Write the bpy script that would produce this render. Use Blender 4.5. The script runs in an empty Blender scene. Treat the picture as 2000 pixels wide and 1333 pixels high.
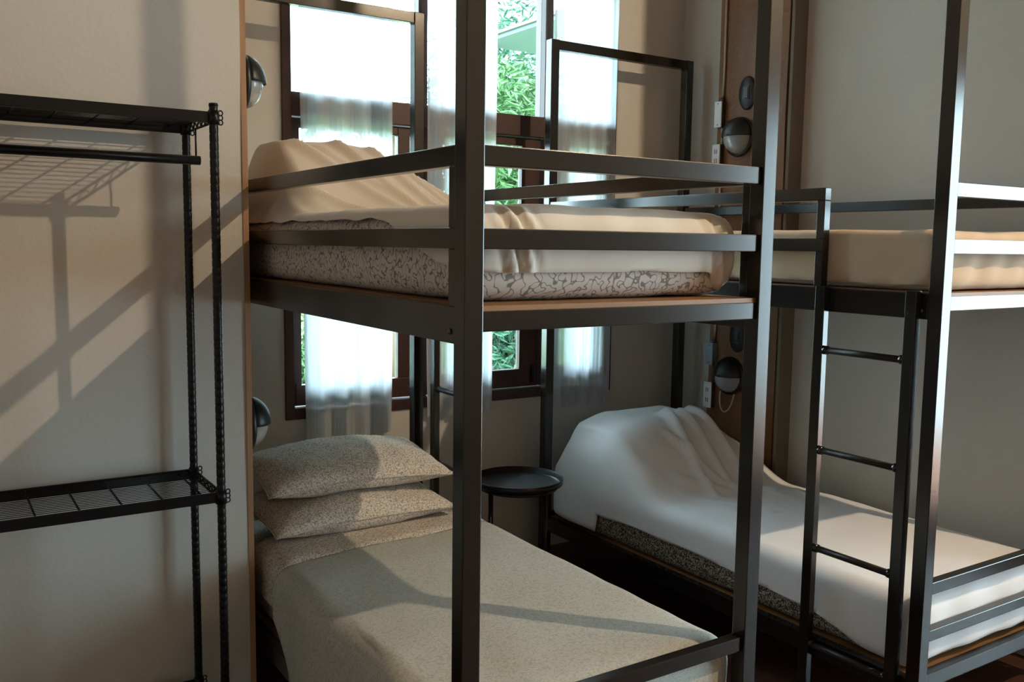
import bpy, bmesh, math, random
from mathutils import Vector, Matrix, noise
random.seed(7)
S = bpy.context.scene
COL = S.collection
FZ = -0.12            # floor level (z = 0 is only a survey datum)

# ------------------------------------------------------------------ camera
CAM = Vector((-1.02638, -1.78429, 1.62))
yaw, pitch, roll, FPX = 0.57448, -0.10585, 0.01356, 1787.2
fw = Vector((math.sin(yaw)*math.cos(pitch), math.cos(yaw)*math.cos(pitch), math.sin(pitch)))
rt = Vector((math.cos(yaw), -math.sin(yaw), 0)); up = rt.cross(fw)
r2 = math.cos(roll)*rt + math.sin(roll)*up
u2 = -math.sin(roll)*rt + math.cos(roll)*up
cd = bpy.data.cameras.new('camera'); cam = bpy.data.objects.new('camera', cd); COL.objects.link(cam)
cd.sensor_width = 36; cd.lens = FPX/2000*36; cd.clip_start = 0.02
M = Matrix((r2, u2, -fw)).transposed().to_4x4(); M.translation = CAM
cam.matrix_world = M
S.camera = cam

# ------------------------------------------------------------------ world, sun, exposure
w = bpy.data.worlds.new('sky'); S.world = w; w.use_nodes = True
bg = w.node_tree.nodes['Background']; bg.inputs[0].default_value = (0.70, 0.86, 1.0, 1); bg.inputs[1].default_value = 17.0
sd = bpy.data.lights.new('sun', 'SUN'); sd.energy = 9.0; sd.angle = 0.01; sd.color = (1, .95, .82)
so = bpy.data.objects.new('sun', sd); COL.objects.link(so)
so.rotation_euler = (math.radians(38), math.radians(-14), 0)      # high sun, falling on the garden from above the house
def portal(name, loc, rot, sx, sy):
    d = bpy.data.lights.new(name, 'AREA'); d.shape = 'RECTANGLE'; d.size = sx; d.size_y = sy
    d.cycles.is_portal = True
    o = bpy.data.objects.new(name, d); COL.objects.link(o); o.location = loc; o.rotation_euler = rot
portal('window_portal', (1.4, 2.62, 1.95), (math.radians(-90), 0, 0), 2.0, 2.5)
portal('door_portal', (4.42, -1.85, 1.24), (0, math.radians(90), 0), 2.75, 2.3)
vs = S.view_settings; vs.view_transform = 'Standard'; vs.look = 'None'; vs.gamma = 1; vs.use_curve_mapping = False
vs.exposure = 0.25
LAMP = (3.22, -2.55, 4.60)

# ------------------------------------------------------------------ materials
def mat(name, col, rough=.6, metal=0, spec=.5, bump=None, var=None, extra=None):
    m = bpy.data.materials.new(name); m.use_nodes = True
    nt = m.node_tree; b = nt.nodes['Principled BSDF']
    b.inputs['Base Color'].default_value = (*col, 1); b.inputs['Roughness'].default_value = rough
    b.inputs['Metallic'].default_value = metal; b.inputs['Specular IOR Level'].default_value = spec
    tc = nt.nodes.new('ShaderNodeTexCoord')
    if var:
        sc, amt, stretch = var
        mp = nt.nodes.new('ShaderNodeMapping'); mp.inputs['Scale'].default_value = stretch
        n = nt.nodes.new('ShaderNodeTexNoise'); n.inputs['Scale'].default_value = sc; n.inputs['Detail'].default_value = 6
        nt.links.new(tc.outputs['Object'], mp.inputs[0]); nt.links.new(mp.outputs[0], n.inputs['Vector'])
        mx = nt.nodes.new('ShaderNodeMix'); mx.data_type = 'RGBA'
        mx.inputs[6].default_value = (*[c*(1-amt) for c in col], 1); mx.inputs[7].default_value = (*[min(1, c*(1+amt)) for c in col], 1)
        nt.links.new(n.outputs[0], mx.inputs[0]); nt.links.new(mx.outputs[2], b.inputs['Base Color'])
    if bump:
        sc, st = bump
        n = nt.nodes.new('ShaderNodeTexNoise'); n.inputs['Scale'].default_value = sc; n.inputs['Detail'].default_value = 4
        nt.links.new(tc.outputs['Object'], n.inputs['Vector'])
        bp = nt.nodes.new('ShaderNodeBump'); bp.inputs['Strength'].default_value = st; bp.inputs['Distance'].default_value = .01
        nt.links.new(n.outputs[0], bp.inputs['Height']); nt.links.new(bp.outputs[0], b.inputs['Normal'])
    return m

M_WALL = mat('wall_plaster', (.56, .54, .505), .85, bump=(60, .12), var=(3, .05, (1, 1, 1)))
M_CEIL = mat('ceiling_boards', (.10, .055, .03), .6, var=(8, .4, (1, .1, 1)))
M_FLOOR = mat('floor_boards', (.075, .033, .024), .35, var=(9, .35, (1, .12, 1)))
M_FRAME = mat('bronze_powder_coat', (.014, .012, .011), .18, metal=.15, spec=.70, bump=(900, .03))
M_RUNG = mat('matt_bronze_tube', (.020, .016, .014), .45, spec=.35)
M_BLACK = mat('black_paint', (.006, .006, .007), .32, spec=.3, bump=(700, .03))
M_WOODR = mat('red_brown_window_wood', (.040, .010, .008), .45, var=(12, .4, (1, 1, .12)))
M_POST = mat('rough_brown_post_wood', (.19, .080, .026), .55, bump=(40, .4), var=(7, .6, (1, 1, .25)))
M_LEDGE = mat('edge_wood', (.36, .20, .11), .6, var=(25, .4, (1, 1, .1)))
M_PLY = mat('plywood', (.24, .115, .036), .5, var=(14, .5, (.3, 2, 1)))
M_WHITEP = mat('white_plastic', (.78, .80, .84), .35)
M_GREYP = mat('grey_metal_box', (.30, .36, .44), .3, metal=.5)
M_PIPE = mat('galvanised_pipe', (.42, .38, .34), .35, metal=.8)
M_RUBBER = mat('dark_flex', (.03, .028, .028), .5)
M_LAMPBK = mat('lamp_black', (.010, .013, .014), .4, bump=(300, .05))
M_SCREW = mat('screw_steel', (.10, .10, .10), .35, metal=.9)
M_CABLE = mat('pale_cable', (.52, .45, .38), .5)
M_LEAFS = [mat('leaf_a', (.036, .11, .028), .5, var=(4, .4, (1, 1, 1))), mat('leaf_b', (.09, .15, .03), .5, var=(4, .4, (1, 1, 1))),
           mat('leaf_c', (.028, .095, .055), .5, var=(4, .4, (1, 1, 1)))]
for m in M_LEAFS:
    b = m.node_tree.nodes['Principled BSDF']
    b.inputs['Transmission Weight'].default_value = 0.0
M_BARK = mat('bark', (.14, .10, .07), .8)
M_GRASS = mat('grass_ground', (.14, .26, .07), .9, var=(3, .5, (1, 1, 1)))
M_SOFFIT = mat('pale_soffit', (.10, .145, .15), .8)
M_ROOFT = mat('roof_sheet', (.12, .11, .10), .7)

def fabric(name, col, weave=900):
    m = mat(name, col, .9, spec=.15, bump=(weave, .15), var=(5, .05, (1, 1, 1)))
    b = m.node_tree.nodes['Principled BSDF']; b.inputs['Sheen Weight'].default_value = .15
    return m
M_CREAM = fabric('cream_sheet', (.76, .71, .64))
M_WHITE = fabric('white_sheet', (.82, .83, .86))
M_BEIGE = fabric('beige_cover', (.60, .47, .34))

def squiggle(name, light, dark, scale, width, distort=0.0):
    """printed cotton: thin wriggling lines = contour lines of a noise field"""
    m = bpy.data.materials.new(name); m.use_nodes = True; nt = m.node_tree; b = nt.nodes['Principled BSDF']
    b.inputs['Roughness'].default_value = .9; b.inputs['Specular IOR Level'].default_value = .15
    tc = nt.nodes.new('ShaderNodeTexCoord')
    n = nt.nodes.new('ShaderNodeTexNoise'); n.inputs['Scale'].default_value = scale; n.inputs['Detail'].default_value = 0; n.inputs['Distortion'].default_value = distort
    nt.links.new(tc.outputs['Object'], n.inputs['Vector'])
    mul = nt.nodes.new('ShaderNodeMath'); mul.operation = 'MULTIPLY'; mul.inputs[1].default_value = 1.0
    fr = nt.nodes.new('ShaderNodeMath'); fr.operation = 'FRACT'
    sb = nt.nodes.new('ShaderNodeMath'); sb.operation = 'SUBTRACT'; sb.inputs[1].default_value = .5
    ab = nt.nodes.new('ShaderNodeMath'); ab.operation = 'ABSOLUTE'
    nt.links.new(n.outputs[0], mul.inputs[0]); nt.links.new(mul.outputs[0], fr.inputs[0]); nt.links.new(fr.outputs[0], sb.inputs[0]); nt.links.new(sb.outputs[0], ab.inputs[0])
    rp = nt.nodes.new('ShaderNodeValToRGB'); rp.color_ramp.elements[0].position = width*.7; rp.color_ramp.elements[0].color = (*dark, 1)
    rp.color_ramp.elements[1].position = width*1.4; rp.color_ramp.elements[1].color = (*light, 1)
    nt.links.new(ab.outputs[0], rp.inputs[0]); nt.links.new(rp.outputs[0], b.inputs['Base Color'])
    n2 = nt.nodes.new('ShaderNodeTexNoise'); n2.inputs['Scale'].default_value = 700
    bp = nt.nodes.new('ShaderNodeBump'); bp.inputs['Strength'].default_value = .12; bp.inputs['Distance'].default_value = .005
    nt.links.new(tc.outputs['Object'], n2.inputs['Vector']); nt.links.new(n2.outputs[0], bp.inputs['Height']); nt.links.new(bp.outputs[0], b.inputs['Normal'])
    return m
M_PRINT = squiggle('squiggle_print_mattress', (.66, .60, .56), (.27, .23, .21), 52, .045, .3)
M_PRINT2 = squiggle('squiggle_print_fine', (.70, .66, .60), (.36, .32, .28), 120, .075, .3)
M_QUILT = squiggle('quilt_print', (.50, .51, .475), (.40, .41, .38), 85, .06, .4)
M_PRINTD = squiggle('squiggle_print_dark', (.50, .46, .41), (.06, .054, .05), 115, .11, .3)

def glassmat():
    m = bpy.data.materials.new('window_glass'); m.use_nodes = True; nt = m.node_tree; nt.nodes.clear()
    o = nt.nodes.new('ShaderNodeOutputMaterial'); t = nt.nodes.new('ShaderNodeBsdfTransparent'); t.inputs[0].default_value = (.93, .98, .96, 1)
    g = nt.nodes.new('ShaderNodeBsdfGlossy'); g.inputs['Roughness'].default_value = .02
    mx = nt.nodes.new('ShaderNodeMixShader'); fr = nt.nodes.new('ShaderNodeFresnel'); fr.inputs[0].default_value = 1.45
    nt.links.new(fr.outputs[0], mx.inputs[0]); nt.links.new(t.outputs[0], mx.inputs[1]); nt.links.new(g.outputs[0], mx.inputs[2]); nt.links.new(mx.outputs[0], o.inputs[0])
    return m
M_GLASS = glassmat()
def sheer():
    m = bpy.data.materials.new('sheer_voile'); m.use_nodes = True; nt = m.node_tree; nt.nodes.clear()
    o = nt.nodes.new('ShaderNodeOutputMaterial'); t = nt.nodes.new('ShaderNodeBsdfTransparent')
    d = nt.nodes.new('ShaderNodeBsdfDiffuse'); d.inputs[0].default_value = (.86, .88, .90, 1)
    tr = nt.nodes.new('ShaderNodeBsdfTranslucent'); tr.inputs[0].default_value = (.56, .61, .65, 1)
    m1 = nt.nodes.new('ShaderNodeMixShader'); m1.inputs[0].default_value = .68
    nt.links.new(d.outputs[0], m1.inputs[1]); nt.links.new(tr.outputs[0], m1.inputs[2])
    tc = nt.nodes.new('ShaderNodeTexCoord'); mp = nt.nodes.new('ShaderNodeMapping'); mp.inputs['Scale'].default_value = (220, 220, 3)
    n = nt.nodes.new('ShaderNodeTexNoise'); n.inputs['Scale'].default_value = 1; n.inputs['Detail'].default_value = 2
    rg = nt.nodes.new('ShaderNodeMapRange'); rg.inputs[1].default_value = .3; rg.inputs[2].default_value = .7; rg.inputs[3].default_value = .90; rg.inputs[4].default_value = .98
    nt.links.new(tc.outputs['Object'], mp.inputs[0]); nt.links.new(mp.outputs[0], n.inputs['Vector']); nt.links.new(n.outputs[0], rg.inputs[0])
    m2 = nt.nodes.new('ShaderNodeMixShader'); nt.links.new(rg.outputs[0], m2.inputs[0]); nt.links.new(t.outputs[0], m2.inputs[1]); nt.links.new(m1.outputs[0], m2.inputs[2])
    nt.links.new(m2.outputs[0], o.inputs[0]); return m
M_SHEER = sheer()
def lampglass():
    m = mat('frosted_lamp_glass', (.36, .40, .44), .22, spec=.6)
    m.node_tree.nodes['Principled BSDF'].inputs['Transmission Weight'].default_value = .35
    return m
M_LGLASS = lampglass()
M_BULB = bpy.data.materials.new('warm_bulb'); M_BULB.use_nodes = True
b = M_BULB.node_tree.nodes['Principled BSDF']; b.inputs['Emission Color'].default_value = (1, .72, .42, 1); b.inputs['Emission Strength'].default_value = 12

# ------------------------------------------------------------------ mesh helpers
def link(name, me, m, parent=None, smooth=False):
    o = bpy.data.objects.new(name, me); COL.objects.link(o)
    if m: me.materials.append(m)
    if parent is not None: o.parent = parent
    if smooth:
        for p in me.polygons: p.use_smooth = True
    return o
def from_bm(name, bm, m, parent=None, smooth=False):
    me = bpy.data.meshes.new(name); bm.to_mesh(me); bm.free(); return link(name, me, m, parent, smooth)
def bx(bm, x0, x1, y0, y1, z0, z1):
    vs = [bm.verts.new(p) for p in ((x0,y0,z0),(x1,y0,z0),(x1,y1,z0),(x0,y1,z0),(x0,y0,z1),(x1,y0,z1),(x1,y1,z1),(x0,y1,z1))]
    for f in ((3,2,1,0),(4,5,6,7),(0,1,5,4),(1,2,6,5),(2,3,7,6),(3,0,4,7)): bm.faces.new([vs[i] for i in f])
def box(name, x0, x1, y0, y1, z0, z1, m, parent=None, bev=0.0):
    bm = bmesh.new(); bx(bm, x0, x1, y0, y1, z0, z1)
    if bev: bmesh.ops.bevel(bm, geom=bm.edges[:], offset=bev, segments=2, affect='EDGES', profile=.6)
    return from_bm(name, bm, m, parent)
def tube_bm(bm, pts, r, n=10, cap=True, closed=False):
    pts = [Vector(p) for p in pts]; rings = []
    for i, p in enumerate(pts):
        if closed: d = pts[(i+1) % len(pts)] - pts[i-1]
        else: d = (pts[min(i+1, len(pts)-1)] - pts[max(i-1, 0)])
        d.normalize(); a = d.orthogonal().normalized() if i == 0 else (rings[-1][1] - d*rings[-1][1].dot(d)).normalized()
        bb = d.cross(a); rr = r[i] if isinstance(r, (list, tuple)) else r
        rings.append(([bm.verts.new(p + rr*(math.cos(t)*a + math.sin(t)*bb)) for t in [2*math.pi*k/n for k in range(n)]], a))
    m = len(rings)
    for i in range(m if closed else m-1):
        A = rings[i][0]; B = rings[(i+1) % m][0]
        for k in range(n): bm.faces.new((A[k], A[(k+1) % n], B[(k+1) % n], B[k]))
    if cap and not closed:
        bm.faces.new(rings[0][0][::-1]); bm.faces.new(rings[-1][0])
def tube(name, pts, r, m, parent=None, n=10, closed=False):
    bm = bmesh.new(); tube_bm(bm, pts, r, n, True, closed); return from_bm(name, bm, m, parent, True)
def lathe_bm(bm, prof, n=40, cap=True):
    rings = [[bm.verts.new((r*math.cos(2*math.pi*k/n), r*math.sin(2*math.pi*k/n), z)) for k in range(n)] for r, z in prof]
    for A, B in zip(rings, rings[1:]):
        for k in range(n): bm.faces.new((A[k], A[(k+1) % n], B[(k+1) % n], B[k]))
    if cap: bm.faces.new(rings[0][::-1]); bm.faces.new(rings[-1])
def empty(name, loc, label, cat, group=None):
    o = bpy.data.objects.new(name, None); COL.objects.link(o); o.location = loc; o.empty_display_size = .1
    return tag(o, label, cat, group)
def tag(o, label, cat, group=None):
    o['label'] = label; o['category'] = cat
    if group: o['group'] = group
    return o
def struct(o, label=None):
    o['kind'] = 'structure'
    if label: o['label'] = label
    return o
def adopt(o, parent):
    """parent keeping world placement (parents here are unrotated empties)"""
    o.parent = parent
    bpy.context.view_layer.update()
    o.matrix_parent_inverse = parent.matrix_world.inverted()
    return o
class Thing:
    """an Empty at a thing's base whose parts are given in world coordinates"""
    def __init__(s, name, loc, label, cat, group=None, structure=False):
        s.o = empty(name, loc, label, cat, group); s.loc = Vector(loc); s.inv = Matrix.Translation(-s.loc)
        if structure:
            s.o['kind'] = 'structure'; del s.o['category']
    def add(s, o, under=None):
        o.parent = under if under else s.o
        if under is None: o.matrix_parent_inverse = s.inv
        return o

# ------------------------------------------------------------------ room shell
XR, YW, XL, YF, CZ = 2.90, 2.42, -4.2, -6.5, 5.10
XE = 4.20                               # outer wall of the front part of the room
YL = 1.50                               # face of the left wall (rack wall)
WX0, WX1, WZ0, WZ1 = 0.41, 2.385, 0.765, 3.12     # window opening
struct(box('floor', XL-.2, XE+.2, YF-.2, YW+.22, FZ-.1, FZ, M_FLOOR), 'dark red-brown wooden floor under the bunk beds')
struct(box('ceiling', XL-.2, XE+.2, YF-.2, YW+.22, CZ, CZ+.1, M_CEIL), 'dark wooden board ceiling')
bm = bmesh.new()
bx(bm, -.05, WX0, YW, YW+.2, FZ, CZ); bx(bm, WX1, XR+.2, YW, YW+.2, FZ, CZ); bx(bm, WX0, WX1, YW, YW+.2, FZ, WZ0); bx(bm, WX0, WX1, YW, YW+.2, WZ1, CZ)
struct(from_bm('wall_back', bm, M_WALL), 'warm grey plaster wall around the window')
struct(box('wall_left', XL, -.05, YL, YW+.2, FZ, CZ, M_WALL), 'warm grey plaster wall behind the black rack')
DY0, DY1, DZ1 = -2.95, -.75, 2.60      # glazed door in the right wall
bm = bmesh.new()
bx(bm, XR, XR+.2, -.07, YW, FZ, CZ); bx(bm, XR+.2, XE, -.07, .13, FZ, CZ)  # unseen return wall added to keep bulb light off the back-right corner
struct(from_bm('wall_right', bm, M_WALL), 'pale plaster wall beside the far bunk bed')
bm = bmesh.new(); bx(bm, XE, XE+.2, DY1, .13, FZ, CZ); bx(bm, XE, XE+.2, YF, DY0, FZ, CZ); bx(bm, XE, XE+.2, DY0, DY1, DZ1, CZ)
struct(from_bm('wall_entrance', bm, M_WALL), 'plaster wall around the glazed door')
struct(box('wall_front', XL, XE+.2, YF-.2, YF, FZ, CZ, M_WALL), 'plaster wall opposite the window')
struct(box('wall_side', XL-.2, XL, YF-.2, YW+.2, FZ, CZ, M_WALL), 'plaster side wall of the room')
PX = 2.80
bm = bmesh.new(); bx(bm, PX+.026, XR, YL+.02, 2.03, FZ, CZ); bx(bm, PX, XR, YL, YL+.02, FZ, CZ)
struct(from_bm('wall_pillar', bm, mat('brown_plaster', (.17, .14, .11), .85, bump=(60, .12))), 'brown plaster pillar standing proud of the right wall')

def wood_slab(name, x0, x1, y0, y1, z0, z1, m, label):
    bm = bmesh.new(); nz = 60; rows = []
    for i in range(nz+1):
        z = z0 + (z1-z0)*i/nz
        a = noise.noise(Vector((y0*3, z*2.2, 1)))*.006; c = noise.noise(Vector((y1*3, z*2.2, 5)))*.006
        rows.append([bm.verts.new(p) for p in ((x0, y0+a, z), (x1, y0+a, z), (x1, y1+c, z), (x0, y1+c, z))])
    for A, B in zip(rows, rows[1:]):
        for k in range(4): bm.faces.new((A[k], A[(k+1) % 4], B[(k+1) % 4], B[k]))
    bm.faces.new(rows[0][::-1]); bm.faces.new(rows[-1])
    return struct(from_bm(name, bm, m), label)
wood_slab('trim_1', PX, PX+.025, YL+.032, 2.02, FZ, CZ, M_POST, 'rough brown timber face of the pillar beside the far bunk')
wood_slab('trim_2', -.05, -.030, YL-.004, 2.0, FZ, CZ, M_LEDGE, 'narrow brown timber edge at the end of the left wall')

# window -------------------------------------------------------------
win = Thing('window_1', (1.4, YW, WZ0), 'tall dark red wooden window with three casements and panes above', 'window', structure=True)
FY0, FY1 = YW-.012, YW+.10
J = .045
def wpart(name, *a, bev=.003): return win.add(box(name, *a, M_WOODR, bev=bev))
wpart('jamb', WX0, WX0+J, FY0, FY1, WZ0, WZ1); wpart('jamb', WX1-J, WX1, FY0, FY1, WZ0, WZ1)
wpart('sill', WX0+J, WX1-J, FY0, FY1, WZ0, WZ0+.055); wpart('head', WX0+J, WX1-J, FY0, FY1, WZ1-.05, WZ1)
TZ0, TZ1 = 2.20, 2.31
wpart('transom', WX0+J, WX1-J, FY0+.004, FY1, TZ0, TZ1)
MUL = [(1.115, 1.165), (1.885, 1.935)]
for a, b_ in MUL:
    wpart('mullion', a, b_, FY0+.008, FY1-.01, WZ0+.055, TZ0); wpart('mullion', a, b_, FY0+.008, FY1-.01, TZ1, WZ1-.05)
bays = [(WX0+J, 1.115), (1.165, 1.885), (1.935, WX1-J)]
for i, (a, b_) in enumerate(bays):
    st = [(.048, .10), (.10, .125), (.09, .11)][i]
    z0, z1 = WZ0+.060, TZ0-.004; y0, y1 = FY0+.035, FY0+.075
    fr = win.add(box('sash', a+.003, b_-.003, y0, y1, z0, z0+.10, M_WOODR, bev=.003))
    for nm, q in (('sash_stile', (a+.003, a+st[0], y0, y1, z0+.10, z1)), ('sash_stile', (b_-st[1], b_-.003, y0, y1, z0+.10, z1)), ('sash_rail', (a+st[0], b_-st[1], y0, y1, z1-.045, z1))):
        win.add(box(nm, *q, M_WOODR, bev=.003), fr)
    win.add(box('pane', a+st[0], b_-st[1], y0+.018, y0+.023, z0+.10, z1-.045, M_GLASS), fr)
    win.add(box('upper_pane', a, b_, FY0+.05, FY0+.055, TZ1, WZ1-.05, M_GLASS))
    if i == 0: win.add(box('casement_latch', a+.004, a+.016, y0-.014, y0, z0+.01, z0+.11, M_BLACK, bev=.002), fr)
    if i == 1:
        win.add(box('casement_latch', b_-.050, b_-.034, y0-.014, y0, z0+.02, z0+.12, M_BLACK, bev=.002), fr)

# glazed door in the right wall -------------------------------------
door = Thing('door_1', (XE, -1.85, FZ), 'glazed double door in the entrance wall in front of the beds', 'door', structure=True)
for y0, y1 in ((DY0, DY0+.04), (DY1-.04, DY1)): door.add(box('jamb', XE-.01, XE+.1, y0, y1, FZ, DZ1, M_WOODR, bev=.003))
door.add(box('head', XE-.01, XE+.1, DY0+.04, DY1-.04, DZ1-.04, DZ1, M_WOODR, bev=.003))
for y0, y1 in ((DY0+.042, -1.852), (-1.848, DY1-.042)):
    lf = door.add(box('leaf', XE+.02, XE+.06, y0, y1, FZ+.005, FZ+.20, M_WOODR, bev=.003))
    for q in ((y0, y0+.04, FZ+.20, DZ1-.045), (y1-.04, y1, FZ+.20, DZ1-.045), (y0+.04, y1-.04, DZ1-.085, DZ1-.045)):
        door.add(box('leaf_rail', XE+.02, XE+.06, *q, M_WOODR, bev=.003), lf)
    door.add(box('pane', XE+.038, XE+.043, y0+.04, y1-.04, FZ+.20, DZ1-.085, M_GLASS), lf)

# ------------------------------------------------------------------ bunk beds
P = .05
G = (1.795, 1.842); MD = (1.607, 1.655); BF = (1.417, 1.465); BS = (1.387, 1.474)
LG = (.437, .480); LM = (.268, .308); LB = (.095, .150); LBS = (.062, .136)
ZT = 2.683
def bunk(x0, y0, y1, W, full, lad, rungs, guard, label):
    """full: side (-1 left / +1 right) with rails along the whole length; the other side has a rail 'guard' and a ladder 'lad'"""
    t = Thing('bunk_bed', (x0+W/2, (y0+y1)/2, FZ), label, 'bunk bed')
    def part(nm, *a, m=M_FRAME, bev=.0025): return t.add(box(nm, *a, m, bev=bev))
    x1 = x0+W
    for px in (x0, x1-P):
        part('foot_post', px, px+P, y0, y0+P, FZ, 3.60); part('head_post', px, px+P, y1-P, y1, FZ, ZT)
        for yy in (y0+.002, y1-P+.002): part('foot_cap', px-.001, px+P+.001, yy-.003, yy+P-.001, FZ, FZ+.02, m=M_BLACK)
    part('head_top_rail', x0+P, x1-P, y1-P+.004, y1-.006, ZT-.05, ZT-.001)
    ya, yb = y0+.010, y0+.044
    for nm, z in (('guard_rail', G), ('middle_rail', MD), ('base_rail', BF), ('lower_guard_rail', LG), ('lower_middle_rail', LM), ('lower_base_rail', LB)):
        part(nm, x0+P, x1-P, ya, yb, *z)
    for nm, z in (('base_rail', BF), ('lower_base_rail', LB)): part(nm, x0+P, x1-P, y1-.044, y1-.010, *z)
    for s in (-1, 1):
        xa, xb = (x0+.005, x0+.040) if s < 0 else (x1-.040, x1-.005)
        part('side_base_rail', xa, xb, y0+P, y1-P, *BS); part('lower_side_base_rail', xa, xb, y0+P, y1-P, *LBS)
        g0, g1 = (y0+P+.002, y1-P-.002) if s == full else guard
        part('side_guard_rail', xa, xb, g0, g1, *G); part('side_middle_rail', xa, xb, g0, g1, *MD)
        for q in (g0, g1-.034):
            part('guard_upright', xa, xb, q, q+.034, MD[1], G[0]); part('guard_upright', xa, xb, q, q+.034, BS[1], MD[0])
        xo = xa if s < 0 else xb
        for yy in (y0+.075, y1-.075):
            bmm = bmesh.new(); lathe_bm(bmm, [(.007, 0), (.007, .003), (.004, .005)], 12)
            o = t.add(from_bm('bolt_head', bmm, M_SCREW)); o.location = (xo, yy, 1.415); o.rotation_euler = (0, s*math.pi/2, 0)
    xs0, xs1 = (x0-.026, x0+.004) if full > 0 else (x1-.004, x1+.026)
    for ya in lad: part('ladder_stile', xs0, xs1, ya, ya+.042, FZ, 1.482)
    for z in rungs:
        rg_ = t.add(tube('ladder_rung', [((xs0+xs1)/2, lad[0]+.042, z), ((xs0+xs1)/2, lad[1], z)], .0125, M_RUNG, n=14))
        for yy, d in ((lad[0]+.042, 1), (lad[1], -1)):
            t.add(tube('rung_collar', [((xs0+xs1)/2, yy, z), ((xs0+xs1)/2, yy+d*.014, z)], .0165, M_FRAME, n=14), rg_)
    t.add(box('bed_base', x0+.040, x1-.040, y0+.012, y1-.012, BF[1], BF[1]+.012, M_PLY))
    t.add(box('bed_base', x0+.041, x1-.041, y0+.012, y1-.012, LBS[1]-.016, LBS[1]-.004, M_PLY))
    return t
AX, AW, AY0, AY1 = 0.0, 1.004, 0.0, 2.19
BX, BY0, BY1 = 1.7835, -.034, 2.264
bunk(AX, AY0, AY1, AW, -1, (1.66, 2.02), (1.29, .93, .57, .21), (AY0+P+.002, 1.60), 'dark bronze steel bunk bed beside the rack wall, two printed pillows on its lower berth')
bunk(BX, BY0, BY1, AW, 1, (.042, .412), (1.245, .868, .491, .114), (.455, BY1-P-.002), 'dark bronze steel bunk bed against the timber pillar, ladder beside its tall foot post')

# ------------------------------------------------------------------ bedding
def fold(x, y, p, q, a, wd):
    """a soft ridge along the segment p-q"""
    p = Vector(p); q = Vector(q); d = q-p; L = d.length; d /= L
    v = Vector((x, y))-p; t = v.dot(d); s = abs(v.x*d.y - v.y*d.x)
    e = 1.0 if 0 <= t <= L else math.exp(-((t if t < 0 else t-L)/.06)**2)
    return a*e*math.exp(-(s/wd)**2)*(1-.5*max(0, min(1, t/L)))
def rbox_bm(x0, x1, y0, y1, z0, z1, r, res, disp=None, keep=None):
    nx = max(2, round((x1-x0)/res)); ny = max(2, round((y1-y0)/res)); nz = max(2, round((z1-z0)/res))
    bm = bmesh.new(); V = {}
    def vert(i, j, k):
        key = (i, j, k)
        if key in V: return V[key]
        p = Vector((x0+(x1-x0)*i/nx, y0+(y1-y0)*j/ny, z0+(z1-z0)*k/nz))
        q = Vector((min(max(p.x, x0+r), x1-r), min(max(p.y, y0+r), y1-r), min(max(p.z, z0+r), z1-r)))
        d = p-q
        n = d.normalized() if d.length > 1e-6 else Vector((0, 0, 1))
        if d.length > 1e-6: p = q + n*r
        if disp: p = disp(p, n)
        V[key] = bm.verts.new(p); return V[key]
    def face(*ks):
        bm.faces.new([vert(*k) for k in ks])
    for i in range(nx):
        for j in range(ny):
            face((i, j, nz), (i+1, j, nz), (i+1, j+1, nz), (i, j+1, nz)); face((i, j+1, 0), (i+1, j+1, 0), (i+1, j, 0), (i, j, 0))
    for i in range(nx):
        for k in range(nz):
            face((i, 0, k), (i+1, 0, k), (i+1, 0, k+1), (i, 0, k+1)); face((i, ny, k+1), (i+1, ny, k+1), (i+1, ny, k), (i, ny, k))
    for j in range(ny):
        for k in range(nz):
            face((0, j, k+1), (0, j+1, k+1), (0, j+1, k), (0, j, k)); face((nx, j, k), (nx, j+1, k), (nx, j+1, k+1), (nx, j, k+1))
    if keep:
        bm.verts.ensure_lookup_table()
        h = {v: keep(v.co) for v in bm.verts}       # keep(co) -> (hem z, head y)
        dead = [f for f in bm.faces if all(v.co.z < h[v][0] for v in f.verts) or all(v.co.y > h[v][1] for v in f.verts)]
        bmesh.ops.delete(bm, geom=dead, context='FACES')
        for v in bm.verts:
            hz, hy = h[v]
            if v.co.z < hz: v.co.z = hz
            if v.co.y > hy: v.co.y = hy
    return bm
def N3(x, y, z): return noise.noise(Vector((x, y, z)))
def wrinkle(p, a, f=6): return a*N3(p.x*f, p.y*f, p.z*f) + a*.5*N3(p.x*f*2.3+7, p.y*f*2.3, p.z*f*2.3)
def bed_thing(name, bm, m, label, cat, solid=0.0):
    o = from_bm(name, bm, m, None, True); tag(o, label, cat)
    if solid:
        md = o.modifiers.new('solid', 'SOLIDIFY'); md.thickness = solid; md.offset = 1
    return o
# mattresses
def md(a, f=5, zmin=-9):
    def d(p, n):
        p = p + n*wrinkle(p, a, f); p.z = max(p.z, zmin); return p
    return d
def inside(p, x0, x1, y0):
    """cloth pressing against the inner faces of the rails, never through them"""
    p.x = min(max(p.x, x0), x1); p.y = max(p.y, y0); return p
zu = BF[1]+.014; zl = LBS[1]-.002
bed_thing('mattress', rbox_bm(.054, .950, .104, 2.125, zu, 1.698, .06, .025, md(.0025, 6, zu-.003)), M_PRINT, 'squiggle-printed mattress on the upper berth of the bunk by the rack wall', 'mattress')
bed_thing('mattress', rbox_bm(.048, .955, .070, 2.13, zl, .405, .06, .03, md(.003, 5, zl-.003)), M_PRINT2, 'printed mattress under the grey quilt on the lower berth with pillows', 'mattress')
bed_thing('mattress', rbox_bm(BX+.054, BX+.950, .034, 2.195, zu, 1.668, .045, .03, md(.0025, 5, zu-.003)), M_CREAM, 'mattress on the upper berth of the bunk against the timber pillar', 'mattress')
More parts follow.
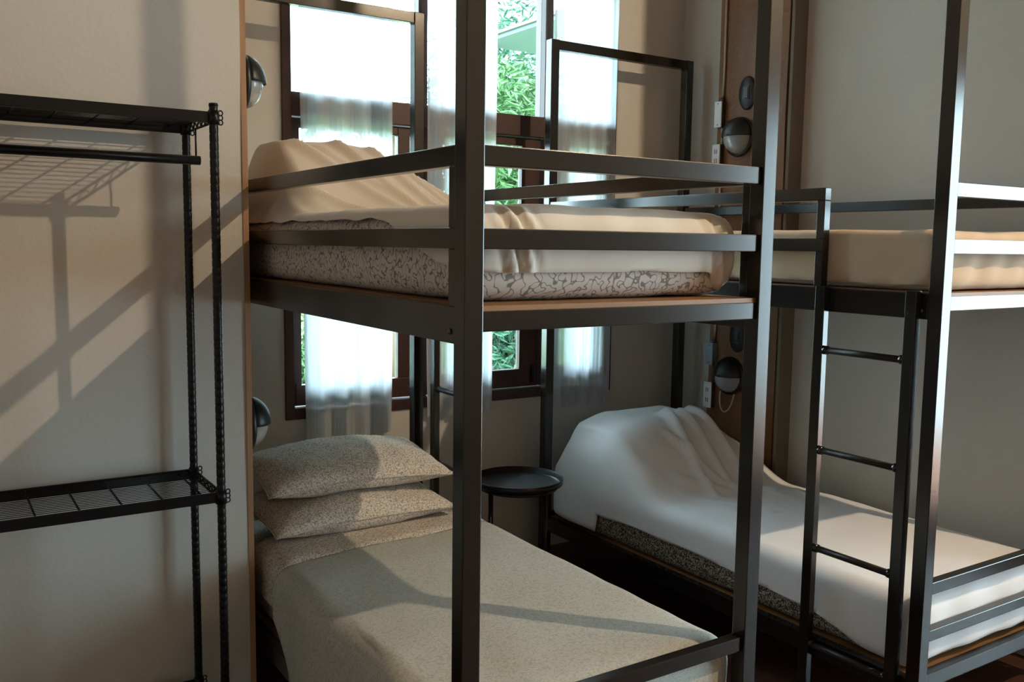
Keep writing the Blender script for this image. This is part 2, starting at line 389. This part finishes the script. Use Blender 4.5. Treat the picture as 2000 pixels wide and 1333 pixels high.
bed_thing('mattress', rbox_bm(BX+.048, BX+.952, .034, 2.195, zl, .388, .052, .03, md(.0025, 5, zl-.003)), M_PRINTD, 'dark printed mattress under the white sheet on the lower berth by the pillar', 'mattress')

def smooth(a, b, x):
    t = max(0, min(1, (x-a)/(b-a))); return t*t*(3-2*t)
# --- upper berth A: cream cover, tented over a pillow at the head
def humpA(x, y):
    px = smooth(.05, .19, x)*(1-.62*smooth(.48, .95, x)) ; py = smooth(1.22, 1.86, y)*(1-smooth(2.02, 2.14, y))
    h = .30*px*py
    if h > .004:
        for p, q, a, wd in (((.24, 1.72), (.60, 1.15), .030, .016), ((.42, 1.74), (.66, 1.10), .028, .014), ((.09, 1.55), (.52, 1.05), .026, .013),
                            ((.56, 1.72), (.74, 1.10), .030, .014), ((.68, 1.72), (.80, 1.15), .026, .012), ((.33, 1.7), (.54, 1.4), .016, .012), ((.76, 1.7), (.88, 1.2), .020, .012),
                            ((.60, 1.75), (.77, 1.2), .016, .009), ((.12, 1.65), (.10, 1.3), .012, .012)):
            h += fold(x, y, p, q, a*1.1, wd*1.35)
    return h
def coverA(p, n):
    p = p + n*(wrinkle(p, .006, 5)*(1 if n.z > .3 else .8))
    if n.z > .2: p.z += humpA(p.x, p.y)*min(1, (n.z-.2)/.5)
    if n.y < -.4:            # foot end: gathered corners
        g = math.exp(-((p.x-.20)/.05)**2) + math.exp(-((p.x-.90)/.06)**2)
        p.y += .022*g*math.sin((p.x*9+p.z*3.2)*14)*.6
        p.y -= .018*math.exp(-((p.z-1.60)/.06)**2)
    return inside(p, .0435, .9605, .060)
def keepA(co):
    if co.y < .17 and co.x > .10: hz = 1.552 + .006*N3(co.x*6, 0, 3) - (.07*smooth(.82, .93, co.x))
    elif co.x < .12: hz = 1.56 + .125*smooth(.10, .62, co.y) + .008*N3(co.y*9, 1, 3)
    else: hz = 1.56
    return hz, 9
bed_thing('bedspread', rbox_bm(.042, .962, .092, 2.132, zu+.004, 1.716, .068, .0115, coverA, keepA), M_CREAM, 'plain cream bedspread tented over a pillow on the upper berth by the rack wall', 'bedspread', .003)

# --- lower berth A: grey-green quilt, turned-back edge and two printed pillows
def quiltA(p, n):
    p = p + n*wrinkle(p, .007, 3.5)
    if n.x < -.3: p.x += .012*math.sin(p.y*11+p.z*3) - .012*(.45-p.z)
    if p.z < .165 and p.x < .07: p.x = min(p.x, -.001)      # hangs outside the side rail
    p.y = max(p.y, .057)
    return p
def keepQ(co):
    hz = -.045 + .345*smooth(1.02, 1.42, co.y) if co.x < .07 else (.20 if co.x > .9 else .16)
    if co.y < .14 and co.x > -.002: hz = .25 if co.x > .15 else .175
    return hz, 1.335 + .10*co.x
q = bed_thing('quilt', rbox_bm(-.012, .985, .060, 1.50, -.06, .452, .075, .0175, quiltA, keepQ), M_QUILT, 'grey-green printed quilt spread over the lower berth below the two pillows', 'quilt', .004)
def bandA(p, n): return p + n*wrinkle(p, .004, 5)
def keepB(co):
    if co.y < 1.375 and .085 < co.x < .90: return .436, 1.66
    return (.27 if co.x < .5 else .30), 1.66
bd = from_bm('turned_back_edge', rbox_bm(.012, .975, 1.31, 1.80, .15, .462, .07, .0175, bandA, keepB), M_PRINT2, q, True)
for v in bd.data.vertices:
    v.co.y += .10*v.co.x*max(0, min(1, (1.66-v.co.y)/.35))
def pillow(name, c, sx, sy, t, rz, m, label, sag=0, tilt=0, seed=0):
    nx, ny = 44, 30; vs = []; fs = []
    def outline(u, v):   # u,v in -1..1 -> slightly pinched rectangle with pointed corners
        k = 1-.055*(1-abs(v)**2.2)*(abs(u)**6); l = 1-.075*(1-abs(u)**2.2)*(abs(v)**6)
        return u*sx/2*k, v*sy/2*l
    for side in (1, -1):
        for j in range(ny+1):
            for i in range(nx+1):
                u = -1+2*i/nx; v = -1+2*j/ny; x, y = outline(u, v)
                h = t/2*((1-abs(u)**2.6)*(1-abs(v)**2.6))**.55
                h *= 1+.16*N3(u*2.2+seed, v*2.2, side*3)
                h += .006*N3(u*7+seed, v*6, side)*(1-abs(u)**8)*(1-abs(v)**8) + .006*math.sin(u*20+v*5+seed)*(abs(u)**5)*(1-abs(u)**10)
                z = side*h - sag*abs(u)**2.2*(1 if v < 0 else .6)
                vs.append((x, y, z))
    n1 = (nx+1)*(ny+1)
    for j in range(ny):
        for i in range(nx):
            a = j*(nx+1)+i; b_ = a+1; c_ = a+nx+2; d = a+nx+1
            fs.append((a, b_, c_, d)); fs.append((n1+d, n1+c_, n1+b_, n1+a))
    me = bpy.data.meshes.new(name); me.from_pydata(vs, [], fs); 
    bm = bmesh.new(); bm.from_mesh(me); bmesh.ops.remove_doubles(bm, verts=bm.verts, dist=1e-5); bm.to_mesh(me); bm.free()
    o = link(name, me, m, None, True); o.location = c; o.rotation_euler = (tilt, 0, rz)
    pts = []
    for k in range(96):
        s = k/24
        u, v = [(-1+2*(s % 1), -1), (1, -1+2*(s % 1)), (1-2*(s % 1), 1), (-1, 1-2*(s % 1))][int(s)]
        x, y = outline(u, v); pts.append((x*1.004, y*1.004, -sag*abs(u)**2.2*(1 if v < 0 else .6)))
    tube('piping', pts, .0035, m, o, 6, True)
    return tag(o, label, 'pillow')
pillow('pillow', (.445, 1.755, .530), .80, .50, .165, math.radians(2), M_PRINT2, 'squiggle-printed pillow lying under another pillow on the quilt-covered berth', .012, math.radians(3), 1)
pillow('pillow', (.460, 1.800, .684), .80, .50, .165, math.radians(-2), M_PRINT2, 'squiggle-printed pillow on top of the pair on the lower berth', .020, math.radians(5), 5)

# --- upper berth B: beige cover
def coverB(p, n):
    p = p + n*wrinkle(p, .006, 5)
    if n.x < -.4:
        p.x += .008*math.sin((p.y*1.0+p.z*.75)*34) * smooth(1.66, 1.50, p.z)
    if n.y < -.4: p.y += .004*math.sin((p.x*1.0-p.z*.5)*40)
    return inside(p, BX+.0435, BX+.9605, .014)
def keepBU(co):
    hz = 1.494 + .010*N3(co.y*8, co.x*4, 2) if co.x < BX+.12 else (1.486 if co.y < .12 else 1.60)
    return hz, 9
bed_thing('bed_cover', rbox_bm(BX+.040, BX+.962, .022, 2.205, zu+.004, 1.684, .035, .017, coverB, keepBU), M_BEIGE, 'beige cotton cover tucked over the upper berth above the ladder', 'bed cover', .003)

# --- lower berth B: white sheet drawn over a hump of pillows
def humpB(x, y):
    X = x-BX
    px = smooth(-.02, .12, X)*(1-.50*smooth(.66, .98, X)); py = smooth(1.30, 1.80, y)*(1-.75*smooth(2.04, 2.20, y))
    h = .315*px*py*(1-.20*smooth(.30, .0, X))
    if h > .003 or y > 1.0:
        for p, q, a, wd in (((.50, 1.80), (.40, 1.35), .030, .030), ((.60, 1.80), (.56, 1.30), .022, .020), ((.72, 1.85), (.70, 1.25), .026, .022), ((.40, 1.62), (.55, 1.36), .020, .020),
                            ((.30, 1.45), (.80, 1.20), .012, .030), ((.15, 1.5), (.7, .6), .008, .04), ((.25, 1.1), (.3, .3), .008, .03), ((.55, .9), (.2, .25), .010, .03), ((.80, 1.15), (.45, .35), .008, .03), ((.12, .8), (.5, .55), .007, .025), ((.35, .6), (.85, .25), .008, .03), ((.08, .35), (.35, .12), .010, .02)):
            h += fold(X, y, p, q, a*1.7, wd*.85)
    return h
def sheetB(p, n):
    p = p + n*wrinkle(p, .006, 4)
    if n.z > .15: p.z += humpB(p.x, p.y)*min(1, (n.z-.15)/.4)
    if n.x < -.4 and p.y > 1.5: p.x -= .020*smooth(1.5, 1.9, p.y)*(1-smooth(2.0, 2.2, p.y))
    if n.y < -.4: p.y += .003*math.sin(p.x*25)
    return p
def keepBL(co):
    if co.x < BX+.14:
        hz = .262 - .045*smooth(1.2, .2, co.y) + .010*N3(co.y*5, 0, 8) - .10*math.exp(-((co.y-.12)/.16)**2)
        if co.y > 1.78: hz = .165
    else: hz = .17
    return hz, 9
bed_thing('bed_sheet', rbox_bm(BX+.032, BX+.967, .018, 2.205, zl+.004, .404, .060, .0165, sheetB, keepBL), M_WHITE, 'white sheet pulled over a hump of pillows on the lower berth by the pillar', 'bed sheet', .003)

# ------------------------------------------------------------------ curtains
def curtain(x0, x1, z0, z1, amp, freq, seed, label, narrow=0.0, yc=YW-.055):
    nx, nz = 150, 60; vs = []; fs = []
    for j in range(nz+1):
        v = j/nz
        for i in range(nx+1):
            u = i/nx; sq = narrow*(1-v)
            x = x0+sq + (x1-x0-2*sq)*u + .010*N3(u*4+seed, v*2, 0)
            y = yc + amp*(math.sin(u*freq*6.283 + .8*N3(u*3, v*1.3, seed)) * (.55+.45*N3(u*5+seed, v*.8, 2))) + .004*N3(u*40, v*2, seed)
            hem = .014*N3(u*9+seed, 3, 0) if j == 0 else 0
            vs.append((x, min(y, YW-.016), z0+(z1-z0)*v+hem))
    for j in range(nz):
        for i in range(nx):
            a = j*(nx+1)+i; fs.append((a, a+1, a+nx+2, a+nx+1))
    me = bpy.data.meshes.new('sheer_curtain'); me.from_pydata(vs, [], fs)
    o = link('sheer_curtain', me, M_SHEER, None, True)
    tag(o, label, 'curtain', 'sheer white curtains on the window')
    hm = []
    for i in range(0, nx+1, 3): hm.append((vs[i][0], vs[i][1], vs[i][2]+.03))
    return o
ROD = 3.06
curtain(.475, .965, .665, ROD-.012, .022, 4.2, 1.0, 'sheer white curtain hanging beside the left window jamb, above the two pillows', .02)
curtain(1.135, 1.545, .72, ROD-.012, .020, 4.0, 4.0, 'sheer white curtain hanging over the middle casement behind the ladder', .01)
curtain(1.905, 2.345, .70, ROD-.012, .020, 4.6, 8.0, 'sheer white curtain hanging beside the right window jamb near the timber pillar', .01)
rod = Thing('curtain_rod', (1.4, YW-.055, ROD), 'thin dark curtain rod fixed above the window', 'curtain rod')
rod.add(tube('rod', [(.36, YW-.055, ROD), (2.44, YW-.055, ROD)], .009, M_BLACK))
for x in (.40, 1.40, 2.40): rod.add(box('bracket', x-.008, x+.008, YW-.064, YW, ROD-.02, ROD+.02, M_BLACK))

# ------------------------------------------------------------------ wire rack
RX1, RX0, RYF, RYB = -.255, -1.16, 1.092, 1.437
rk = Thing('garment_rack', ((RX0+RX1)/2, (RYF+RYB)/2, FZ), 'black metal wire rack with a hanging bar standing against the left wall', 'rack')
for x in (RX0, RX1):
    for y in (RYF, RYB):
        ps = [(x, y, FZ+.02)]; rr = [.0125]
        z = FZ+.05
        while z < 2.02:
            ps += [(x, y, z), (x, y, z+.004), (x, y, z+.008)]; rr += [.0135, .0122, .0135]; z += .0254
        ps.append((x, y, 2.024)); rr.append(.0135)
        rk.add(tube('post', ps, rr, M_BLACK, n=12))
        rk.add(tube('post_cap', [(x, y, 2.024), (x, y, 2.032)], [.0145, .013], M_BLACK, n=12))
        rk.add(tube('levelling_foot', [(x, y, FZ), (x, y, FZ+.008), (x, y, FZ+.02)], [.018, .018, .008], M_BLACK, n=12))
wire_me = None
for zt in (2.006, .826, .06):
    zb = zt-.034
    for y in (RYF, RYB): rk.add(box('shelf_edge', RX0, RX1, y-.004, y+.004, zb, zt, M_BLACK, bev=.0015))
    for x in (RX0, RX1):
        rk.add(tube('shelf_end_wire', [(x, RYF, zt-.004), (x, RYB, zt-.004)], .0042, M_BLACK, n=8))
        rk.add(tube('shelf_end_wire', [(x, RYF, zb+.004), (x, RYB, zb+.004)], .0042, M_BLACK, n=8))
        zz = [(x, RYF+(RYB-RYF)*k/14, zt-.005 if k % 2 else zb+.005) for k in range(15)]
        rk.add(tube('end_truss', zz, .003, M_BLACK, n=6))
        for y in (RYF, RYB):
            rk.add(tube('shelf_collar', [(x, y, zb-.004), (x, y, zt+.004)], [.018, .0165], M_BLACK, n=14))
            for k in range(3):
                c = Vector((x+(.021 if x == RX1 else -.021), y, zb+.004+.014*k))
                pts = [c+Vector((.0065*math.cos(a), 0, .0075*math.sin(a))) for a in [k2*math.pi/5 for k2 in range(10)]]
                rk.add(tube('collar_loop', pts, .0022, M_BLACK, n=6, closed=True))
    nw = 18
    for k in range(1, nw):
        y = RYF+(RYB-RYF)*k/nw
        if wire_me is None:
            o = tube('shelf_wire', [(RX0, 0, 0), (RX1, 0, 0)], .0015, M_BLACK, n=6); wire_me = o.data
        else: o = link('shelf_wire', wire_me, None)
        rk.add(o); o.location = (0, y, zt-.006)
    for k in range(1, 8):
        x = RX1 - .055 - .117*(k-1)*1.0
        if x > RX0+.02: rk.add(tube('cross_wire', [(x, RYF, zt-.010), (x, RYB, zt-.010)], .0032, M_BLACK, n=6))
HB = (1.262, 1.872)
rk.add(tube('hanging_bar', [(RX0+.05, *HB), (RX1+.0, *HB)], .0145, M_BLACK, n=16))
for x in (RX0+.07, RX1-.012):
    rk.add(tube('bar_hook', [(x, HB[0]-.0, 1.972), (x, HB[0], 1.886)], .003, M_BLACK, n=8))

# ------------------------------------------------------------------ side table
tb = Thing('side_table', (1.32, 1.77, FZ), 'round black metal side table with a raised rim standing between the beds', 'side table')
TR, TZ = .212, .500
bm = bmesh.new(); lathe_bm(bm, [(.0001, -.016), (TR-.01, -.016), (TR, -.010), (TR+.002, .018), (TR-.003, .018), (TR-.006, -.006), (TR-.02, -.010), (.0001, -.010)], 64, cap=False)
o = tb.add(from_bm('tray_top', bm, M_BLACK, None, True)); o.location = (1.32, 1.77, TZ)
pts = [(1.32+(TR-.03)*math.cos(a), 1.77+(TR-.03)*math.sin(a), TZ-.026) for a in [2*math.pi*k/48 for k in range(48)]]
tb.add(tube('support_ring', pts, .008, M_BLACK, n=8, closed=True))
for k in range(4):
    a = math.radians(12+90*k); x, y = 1.32+(TR-.03)*math.cos(a), 1.77+(TR-.03)*math.sin(a)
    tb.add(tube('leg', [(x, y, FZ), (x, y, TZ-.02)], .009, M_BLACK, n=10))
pts = [(1.32+(TR-.03)*math.cos(a), 1.77+(TR-.03)*math.sin(a), FZ+.06) for a in [2*math.pi*k/48 for k in range(48)]]
tb.add(tube('foot_ring', pts, .008, M_BLACK, n=8, closed=True))

# ------------------------------------------------------------------ wall lamps (eyelid bulkhead lights)
def bulkhead(loc, face, label, R=.098):
    """face +1: looks along +X, -1: along -X"""
    t = empty('wall_lamp', loc, label, 'wall lamp', 'eyelid bulkhead lamps')
    t.rotation_euler = (0, 0, 0 if face > 0 else math.pi)
    def dome(bm, r0, d, a0, a1, z0=None, n=28, rows=9, off=0.0):
        grid = []
        for i in range(rows+1):
            e = (math.pi/2)*i/rows
            grid.append([bm.verts.new((off+d*math.sin(e), r0*math.cos(e)*math.sin(a0+(a1-a0)*k/n), r0*1.05*math.cos(e)*math.cos(a0+(a1-a0)*k/n))) for k in range(n+1)])
        for i in range(rows):
            for k in range(n):
                try: bm.faces.new((grid[i][k], grid[i][k+1], grid[i+1][k+1], grid[i+1][k]))
                except ValueError: pass
        bmesh.ops.remove_doubles(bm, verts=bm.verts, dist=1e-6)
    bm = bmesh.new(); lathe_bm(bm, [(R, 0), (R+.004, .006), (R+.002, .018), (R-.006, .022)], 40)
    o = from_bm('back_plate', bm, M_LAMPBK, t, True); o.rotation_euler = (0, math.pi/2, 0); o.scale = (1.05, 1, 1)
    bm = bmesh.new(); dome(bm, R-.012, .070, -math.pi, math.pi, off=.018, n=40); from_bm('glass_globe', bm, M_LGLASS, t, True)
    bm = bmesh.new(); dome(bm, R-.001, .082, -math.pi/2, math.pi/2, off=.018, n=30)
    h = from_bm('eyelid_hood', bm, M_LAMPBK, t, True); mdf = h.modifiers.new('solid', 'SOLIDIFY'); mdf.thickness = .004; mdf.offset = 1
    for s in (-1, 1):
        o = tube('hood_screw', [(.05, s*.062, .004), (.085, s*.045, .004)], .004, M_SCREW, t, 8)
    return t
bulkhead((-.030, 1.600, 2.185), 1, 'black eyelid wall lamp at the end of the rack wall, level with the upper berth')
bulkhead((-.030, 1.600, .935), 1, 'black eyelid wall lamp at the end of the rack wall, beside the two pillows')
bulkhead((PX, 1.845, 2.222), -1, 'black eyelid wall lamp on the timber pillar, below the higher oval plate', .100)
bulkhead((PX, 1.845, .895), -1, 'black eyelid wall lamp on the timber pillar, with a cable looping below it', .100)
def oval_plate(y, z, label):
    t = empty('oval_switch', (PX, y, z), label, 'switch')
    bm = bmesh.new(); lathe_bm(bm, [(.090, 0), (.090, .008), (.082, .014)], 40)
    o = from_bm('plate', bm, M_LAMPBK, t, True); o.rotation_euler = (0, -math.pi/2, 0); o.scale = (1, .66, 1)
    box('rocker_surround', -.018, -.013, -.024, .024, -.036, .036, M_RUBBER, t, .002); box('rocker', -.0215, -.018, -.017, .017, -.028, .028, M_LAMPBK, t, .002)
oval_plate(1.800, 2.452, 'oval black switch plate on the timber pillar above the higher eyelid lamp')
oval_plate(1.800, 1.122, 'oval black switch plate on the timber pillar above the lower eyelid lamp')
# surface wiring
def wbox(y, z0, z1, wy, m, label, cat, name, sock=False):
    t = empty(name, (PX, y, z0), label, cat)
    h = z1-z0
    box('body', -.030, 0, -wy/2, wy/2, 0, h, M_RUBBER if m is M_WHITEP else m, t, .002)
    box('cover', -.037, -.030, -wy/2-.001, wy/2+.001, -.001, h+.001, m, t, .002)
    if sock:
        for k in (.3, .7):
            for s in (-1, 1): box('socket_slot', -.0385, -.037, s*.007-.0018, s*.007+.0018, h*k-.012, h*k+.012, M_RUBBER, t)
    else:
        for zz in (.012, h-.012):
            bmm = bmesh.new(); lathe_bm(bmm, [(.0035, 0), (.003, .0015)], 10); o = from_bm('cover_screw', bmm, M_SCREW, t); o.location = (-.037, 0, zz); o.rotation_euler = (0, -math.pi/2, 0)
wbox(1.985, 2.285, 2.425, .050, M_WHITEP, 'white junction box on the pillar edge, higher of the pair near the upper lamp', 'junction box', 'junction_box')
wbox(1.990, 2.060, 2.190, .055, M_WHITEP, 'white socket box on the pillar edge just above the bunk guard rail', 'socket', 'wall_socket', True)
wbox(1.985, .945, 1.070, .052, M_GREYP, 'blue-grey metal switch box on the pillar edge beside the lower lamp', 'junction box', 'junction_box')
wbox(1.990, .695, .842, .058, M_WHITEP, 'white double socket on the pillar edge beside the white sheet', 'socket', 'wall_socket', True)
def conduit(z0, z1, label, m, r=.0072):
    pts = [(PX-.008, 1.975+.010*N3(z0*3+k*.3, 1, 4)*(1 if 0 < k < 12 else 0), z0+(z1-z0)*k/12) for k in range(13)]
    tag(tube('conduit_pipe', pts, r, m, None, 10), label, 'pipe')
conduit(2.445, CZ, 'thin metal conduit running up the pillar from the higher white box', M_PIPE)
conduit(2.192, 2.284, 'short flexible conduit between the two white boxes on the pillar', M_PIPE, .007)
conduit(1.088, 2.058, 'metal conduit running down the pillar to the blue-grey box', M_PIPE)
conduit(.844, .943, 'dark flexible conduit between the blue-grey box and the double socket', M_RUBBER)
for z, lb in ((2.426, 'metal gland on the higher white box'), (1.071, 'metal gland on the blue-grey box')):
    tag(tube('conduit_gland', [(PX-.012, 1.975, z), (PX-.012, 1.975, z+.018)], .013, M_SCREW, None, 12), lb, 'pipe fitting')
pts = []
for k in range(17):
    a = math.pi*k/16
    pts.append((PX-.010-.02*math.sin(a), 1.912-.085*(1-math.cos(a))/2*1.25, .800-.112*math.sin(a)+.0*k))
tag(tube('lamp_cable', pts, .0045, M_CABLE, None, 8), 'pale cable hanging in a loop under the lower pillar lamp', 'cable')

# ------------------------------------------------------------------ ceiling pendant (source of the warm light)
pl = Thing('pendant_lamp', LAMP, 'bare warm bulb hanging on a cord from the ceiling in front of the beds', 'lamp')
bm = bmesh.new(); lathe_bm(bm, [(.05, 0), (.05, -.02), (.02, -.035)], 24)
o = pl.add(from_bm('ceiling_rose', bm, M_BLACK, None, True)); o.location = (LAMP[0], LAMP[1], CZ)
pl.add(tube('cord', [(LAMP[0], LAMP[1], CZ-.03), (LAMP[0], LAMP[1], LAMP[2]+.12)], .003, M_BLACK, n=6))
pl.add(tube('socket', [(LAMP[0], LAMP[1], LAMP[2]+.125), (LAMP[0], LAMP[1], LAMP[2]+.055)], .020, M_BLACK, n=16))
bm = bmesh.new(); lathe_bm(bm, [(.013, .055), (.018, .04), (.031, .008), (.032, -.01), (.024, -.028), (.010, -.038), (.0005, -.040)], 24)
o = pl.add(from_bm('bulb', bm, M_BULB, None, True)); o.location = LAMP
ld = bpy.data.lights.new('bulb_light', 'POINT'); ld.energy = 430; ld.color = (1, .77, .51); ld.shadow_soft_size = .035
lo = bpy.data.objects.new('bulb_light', ld); COL.objects.link(lo); lo.location = (LAMP[0], LAMP[1], LAMP[2]-.085); pl.add(lo)

# ------------------------------------------------------------------ garden outside the window
struct(box('path', -4, 12, YW+.24, 5.2, FZ-.15, FZ-.13, mat('pale_gravel', (.40, .40, .39), .9, bump=(60, .4))), 'pale gravel path along the outside of the window wall')
o = box('ground', -6, 16, YW+.22, 22, FZ-.3, FZ-.15, M_GRASS); struct(o, 'green garden ground outside the window')
o = box('ground', XE+.22, 8.0, -12, YW+.2, FZ-.3, FZ-.15, mat('terrace_paving', (.55, .24, .15), .8, var=(2, .2, (1, 1, 1)))); o.name = 'terrace'; struct(o, 'pale paved terrace outside the glazed door')
def shrub(x, y, rx, ry, h, n, L, Wd, m, label, base=0.25, droop=.3, seed=0):
    rnd = random.Random(seed)
    t = Thing('leafy_shrub', (x, y, FZ-.15), label, 'shrub', 'shrubs outside the window')
    z0 = FZ-.15
    for k in range(5):
        a = rnd.uniform(0, 6.28); e = (x+rx*.5*math.cos(a), y+ry*.5*math.sin(a), z0+h*.75)
        t.add(tube('stem', [(x+.05*math.cos(a), y+.05*math.sin(a), z0), ((x+e[0])/2, (y+e[1])/2, z0+h*.45), e], [.03, .022, .008], M_BARK, n=6))
    vs = []; fs = []
    for k in range(n):
        u = rnd.random()**.45; th = rnd.uniform(0, 6.283); ph = math.acos(rnd.uniform(-1, 1))
        c = Vector((x+rx*u*math.sin(ph)*math.cos(th), y+ry*u*math.sin(ph)*math.sin(th), z0+h*(base+(1-base)*(.5+.5*u*math.cos(ph)))))
        d = Vector((rnd.gauss(0, 1), rnd.gauss(0, 1), rnd.gauss(-droop, .6))).normalized(); s = d.orthogonal().normalized()
        s = (s*math.cos(th)+d.cross(s)*math.sin(th)); l = L*rnd.uniform(.6, 1.3); wd = Wd*rnd.uniform(.7, 1.2); nn = d.cross(s)
        i = len(vs); vs += [c, c+d*l*.45+s*wd*.5+nn*wd*.12, c+d*l-nn*wd*.2, c+d*l*.45-s*wd*.5+nn*wd*.12]
        fs += [(i, i+1, i+2), (i, i+2, i+3)]
    me = bpy.data.meshes.new('foliage'); me.from_pydata(vs, [], fs)
    f = t.add(link('foliage', me, m)); f['kind'] = 'stuff'
    return t
shrub(5.35, 8.3, 1.15, .8, 4.3, 9000, .22, .045, M_LEAFS[0], 'grassy-leaved tall shrub seen through the middle pane', .12, .5, 1)
shrub(7.6, 12.0, 1.7, 1.2, 6.3, 6500, .26, .06, M_LEAFS[2], 'tall bluish green shrub behind the grassy one', .12, .3, 2)
shrub(3.30, 8.6, .65, .6, 2.6, 4200, .16, .05, M_LEAFS[1], 'bright yellow-green shrub below the window transom', .1, .2, 3)
shrub(1.70, 9.3, .65, .5, 1.5, 2600, .15, .05, M_LEAFS[1], 'low yellow-green shrub behind the left curtain', .1, .2, 4)
shrub(4.3, 6.6, .6, .5, 1.6, 3400, .15, .035, M_LEAFS[2], 'small teal-green shrub below the middle casement', .1, .4, 5)
shrub(2.1, 6.8, .6, .5, 1.0, 2200, .14, .045, M_LEAFS[0], 'small green shrub outside the left casement', .1, .2, 6)
shrub(11.0, 13.0, 1.8, 1.4, 5.5, 5000, .28, .08, M_LEAFS[0], 'large green bushy tree far to the right of the garden', .15, .3, 7)
# a slender palm whose fronds cross the left pane
pm = Thing('palm', (3.15, 6.9, FZ-.15), 'slender palm with long fronds seen beside the left curtain', 'palm')
pm.add(tube('trunk', [(3.15, 6.9, FZ-.15), (3.1, 6.9, 1.2), (3.1, 6.9, 2.75)], [.06, .05, .035], M_BARK, n=10))
for k in range(9):
    a = k*2*math.pi/9+.3; L = 1.15; vs = []; fs = []
    for j in range(16):
        s = j/15; c = Vector((3.1+L*s*.8*math.cos(a), 6.9+L*s*.8*math.sin(a), 2.75+.75*s-.9*s*s))
        side = Vector((-math.sin(a), math.cos(a), 0)); fwd = Vector((math.cos(a), math.sin(a), -.3))
        for sg in (-1, 1):
            l = .30*math.sin(math.pi*(.12+.85*s)); i = len(vs)
            vs += [c, c+fwd*l*.35+side*sg*l*.4+Vector((0, 0, .012)), c+fwd*l*.8+side*sg*l*.8-Vector((0, 0, l*.3)), c+fwd*.03]
            fs += [(i, i+1, i+2), (i, i+2, i+3)]
    me = bpy.data.meshes.new('frond'); me.from_pydata(vs, [], fs); pm.add(link('frond', me, M_LEAFS[1 if k % 2 else 2]))
# neighbouring pavilion roof: its eave cuts across the top of the middle pane
e0 = Vector((5.867, 9.500, 4.451)); e1 = Vector((5.879, 8.199, 4.451))       # eave line
ed = (e1-e0).normalized(); nb = Vector((ed.y, -ed.x, 0))
if nb.y < 0: nb = -nb
pv = Thing('pavilion', (e0.x, e0.y, FZ-.15), 'open garden pavilion whose grey-green eave shows above the shrubs', 'pavilion')
A0 = e0-ed*.35; A1 = e1+ed*1.6; up_ = Vector((0, 0, 1))
def slab(name, pts, th, m):
    bm = bmesh.new(); lo_ = [bm.verts.new(p) for p in pts]; hi = [bm.verts.new(Vector(p)+up_*th) for p in pts]
    bm.faces.new(lo_[::-1]); bm.faces.new(hi); n = len(pts)
    for k in range(n): bm.faces.new((lo_[k], lo_[(k+1) % n], hi[(k+1) % n], hi[k]))
    bmesh.ops.recalc_face_normals(bm, faces=bm.faces); return pv.add(from_bm(name, bm, m))
slab('soffit', [A0, A1, A1+nb*2.6, A0+nb*2.6], .05, M_SOFFIT)
slab('roof_sheet', [A0+up_*.052-nb*.05, A1+up_*.052-nb*.05, A1+nb*2.65+up_*.052, A0+nb*2.65+up_*.052], .04, M_ROOFT)
slab('purlin', [A0+nb*1.25-up_*.06, A1+nb*1.25-up_*.06, A1+nb*1.33-up_*.06, A0+nb*1.33-up_*.06], .06, M_WHITEP)
for q in (A0+ed*.06+nb*.2, A1-ed*.3+nb*.2, A0+ed*.1+nb*2.4, A1-ed*.3+nb*2.4):
    pv.add(tube('column', [(q.x, q.y, FZ-.15), (q.x, q.y, q.z)], .07, M_SOFFIT, n=12))
